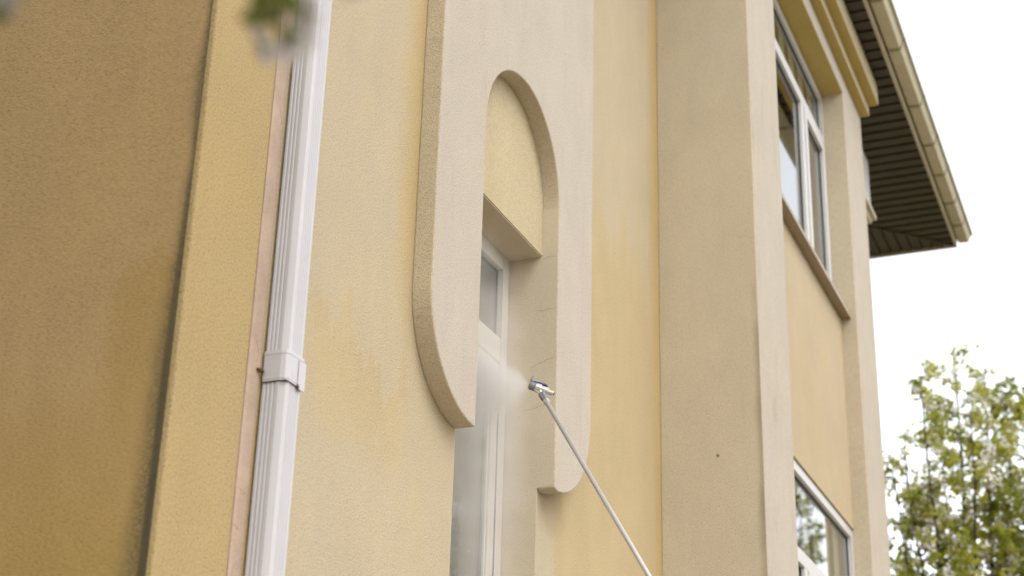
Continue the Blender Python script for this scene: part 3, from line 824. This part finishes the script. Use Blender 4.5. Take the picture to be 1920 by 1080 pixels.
def ray_at(px, py, X):
    c = ((px - 960), (py - 540), F_PX)
    d = [sum(RM[r][i] * c[i] for i in range(3)) for r in range(3)]
    k = X / d[0]
    return Vector((X, d[1] * k, d[2] * k + CAMZ))
TX = 22.0
TB = Vector((TX, 2.75, 0))
def lim(pts, r0, r1, leafy=0.15):
    n = len(pts); return ([Vector(p) - TB for p in pts], [r0 + (r1 - r0) * i / (n - 1) for i in range(n)], leafy)
fork = Vector((TX, 2.75, 3.4))
def leader(px, py, X, mid=None, r=0.07):
    e = ray_at(px, py, X)
    c1_ = fork + (Vector((e.x, e.y, fork.z)) - fork) * 0.65 + Vector((0, 0, 1.1))
    pts = []
    for k in range(9):
        tt = k / 8
        p = (1 - tt) ** 2 * fork + 2 * tt * (1 - tt) * c1_ + tt * tt * e
        pts.append(p + Vector((random.uniform(-.05, .05), random.uniform(-.05, .05), 0)) * (1 if 0 < k < 8 else 0))
    return lim(pts, r, 0.008)
limbs = [lim([TB + Vector((0, 0, -0.1)), TB + Vector((0.05, 0.03, 1.5)), fork], 0.2, 0.14, 2.0)]
for (px, py, X, r) in ((1725, 703, 21.6, .07), (1786, 655, 22.0, .085), (1846, 690, 22.5, .08), (1694, 810, 21.2, .05), (1885, 735, 21.8, .06), (1925, 712, 22.3, .06), (1860, 770, 22.8, .05), (1925, 800, 22.6, .06), (1763, 760, 22.9, .05), (1672, 870, 21.5, .045),
                       (1990, 780, 22.2, .06), (2050, 860, 22.0, .06), (1820, 770, 21.3, .05), (1620, 900, 22.0, .05), (1740, 880, 21.0, .05), (1930, 930, 21.6, .05), (1690, 960, 22.8, .05)):
    limbs.append(leader(px, py, X, r=r))
tree = make_tree(tuple(TB), limbs, 11, 'apple tree in white blossom beyond the far end of the house', group='blossoming apple trees')
def tree_copy(loc, rz, label, sc=1.0):
    r = tree.copy(); COL.objects.link(r); r.location = loc; r.rotation_euler = (0, 0, rz); r['label'] = label; r.scale = (sc, sc, sc)
    for ch in list(tree.children):
        c_ = ch.copy(); COL.objects.link(c_); c_.parent = r
    return r
for loc_, rz_, sc_, lb in (((0.7, 4.9, 0), 1.1, 0.95, 'apple tree in blossom added out of view to shade the end wall'),
                            ((-1.9, 2.6, 0), 5.1, 1.05, 'apple tree in blossom added out of view left of the camera for shade'),
                            ((0.4, 8.4, 0), 2.6, 1.05, 'apple tree in blossom added out of view far along the end wall for shade'),
                            ((-1.5, -4.5, 0), 3.0, 1.0, 'apple tree in blossom added unseen behind the camera for shade, left one'),
                            ((6.0, -7.5, 0), 4.4, 1.0, 'apple tree in blossom added unseen behind the camera for shade, right one')):
    tree_copy(loc_, rz_, lb, sc_)  # unseen trees added to shade the end wall and lower facade
tree_copy((17.2, -2.3, 0), 0.7, 'apple tree in blossom out of view beside the bay')
tree_copy((25.5, -1.7, 0), 2.0, 'apple tree in blossom out of view, mirrored in the lower bay window')

# ------------------------------------------------------------------ near blossom twigs
NK = 1.45
def cam_pt(px, py, dist):
    dist = dist * NK
    c = Vector(((px - 960), (py - 540), F_PX)).normalized()
    return Vector([sum(RM[r][i] * c[i] for i in range(3)) for r in range(3)]) * dist + Vector((0, 0, CAMZ))
near = empty('blossoming_branch', (0.15, 1.45, 0), 'out of focus apple branch with pink blossom hanging into the top left', 'branch')
LD = 1.22
b = MB()
hub = cam_pt(300, -260, 1.3)
b.tube([(0.15, 1.45, 0), (0.17, 1.42, 1.0), (0.3, 1.25, 1.9), hub + Vector((-.15, .2, 0.05)), hub, cam_pt(560, -130, 1.26), cam_pt(800, -90, 1.3)], [0.05, 0.045, 0.035, 0.018, 0.012, 0.006, 0.002], 9)
b.build('limb', MAT['bark'], near, smooth=True)
b = MB(); b.tube([cam_pt(560, -130, 1.26), cam_pt(535, -40, 1.22), cam_pt(525, 25, LD), cam_pt(522, 55, LD)], [0.004, 0.0045, 0.0042, 0.003], 7); b.build('twig', MAT['bark'], near, smooth=True)
b = MB(); b.tube([hub, cam_pt(60, -140, 1.24), cam_pt(0, -40, 1.2), cam_pt(-4, 15, 1.2)], [0.005, 0.003, 0.002, 0.0015], 7); b.build('twig', MAT['bark'], near, smooth=True)
ax_r, ax_d, ax_f = (Vector((RM[0][i], RM[1][i], RM[2][i])) for i in range(3))
def near_leaf(px0, py0, px1, py1, dist, w):
    p0_, p1_ = cam_pt(px0, py0, dist), cam_pt(px1, py1, dist - 0.008)
    a = p1_ - p0_; w *= NK; s_ = a.cross(ax_f).normalized() * w; bow = -ax_f * w * 0.4
    b = MB()
    vs_, fs_ = [], []
    n = 6
    for k in range(n + 1):
        tt = k / n; wk = math.sin(math.pi * (0.04 + 0.93 * tt)) ** 0.8
        c_ = p0_ + a * tt - ax_f * 0.004 * math.sin(tt * 3)
        vs_ += [c_ - s_ * wk, c_ + bow * 0.4 * wk, c_ + s_ * wk]
    for k in range(n):
        o = 3 * k; fs_ += [(o, o + 1, o + 4, o + 3), (o + 1, o + 2, o + 5, o + 4)]
    b.add(vs_, fs_); b.build('leaf', MAT['near_leaf'], near, smooth=True)
for a in ((528, 16, 560, -8, 1.2, 0.010), (530, 22, 448, 36, 1.22, 0.009), (512, 28, 478, 8, 1.22, 0.006), (520, 60, 560, 70, 1.2, 0.006), (525, 10, 480, 22, 1.23, 0.008), (510, 10, 470, -20, 1.24, 0.009), (530, -5, 500, -40, 1.22, 0.009), (545, 20, 566, 10, 1.19, 0.008),
          (-4, 20, 16, 40, 1.2, 0.007), (-4, 10, -30, 40, 1.2, 0.007), (640, -30, 690, -12, 1.28, 0.006)):
    near_leaf(*a)
def near_flower(px, py, dist, r, face, rng):
    c_ = cam_pt(px, py, dist); r *= NK
    f = face.normalized(); u = f.cross(ax_d).normalized(); w = f.cross(u).normalized()
    ctr = MB(); ctr.tube([c_ - f * 0.004, c_ + f * 0.003], [0.003, 0.0025], 8)
    ctr.tube([c_ - f * 0.003, c_ - f * 0.012 - ax_d * 0.012], [0.0012, 0.001], 6)
    fl = ctr.build('flower', MAT['near_leaf'], near)
    for k in range(5):
        an = 2 * math.pi * k / 5 + rng.random() * 0.4
        d = (u * math.cos(an) + w * math.sin(an)); sd = d.cross(f)
        cup = rng.uniform(0.25, 0.6)
        vs_, fs_ = [], []
        for i in range(5):
            tt = i / 4; wd = r * 0.46 * math.sin(math.pi * (0.12 + 0.75 * tt)) 
            q = c_ + d * r * tt + f * r * cup * tt * tt
            vs_ += [q - sd * wd + f * wd * 0.3, q, q + sd * wd + f * wd * 0.3]
        for i in range(4):
            o = 3 * i; fs_ += [(o, o + 1, o + 4, o + 3), (o + 1, o + 2, o + 5, o + 4)]
        pb = MB(); pb.add(vs_, fs_); pb.build('petal', MAT['petal'], fl, smooth=True)
rg = random.Random(3)
near_flower(497, 66, 1.22, 0.019, -ax_r * 0.8 + ax_d * 0.5 - ax_f * 0.2, rg)
near_flower(530, 80, 1.20, 0.021, ax_d * 0.9 + ax_f * 0.35, rg)
near_flower(556, 38, 1.21, 0.021, ax_r * 0.9 + ax_d * 0.2 - ax_f * 0.3, rg)
near_flower(4, 6, 1.2, 0.012, -ax_f + ax_r * 0.5, rg)
near_flower(668, -26, 1.28, 0.014, ax_d + ax_f * 0.3, rg)
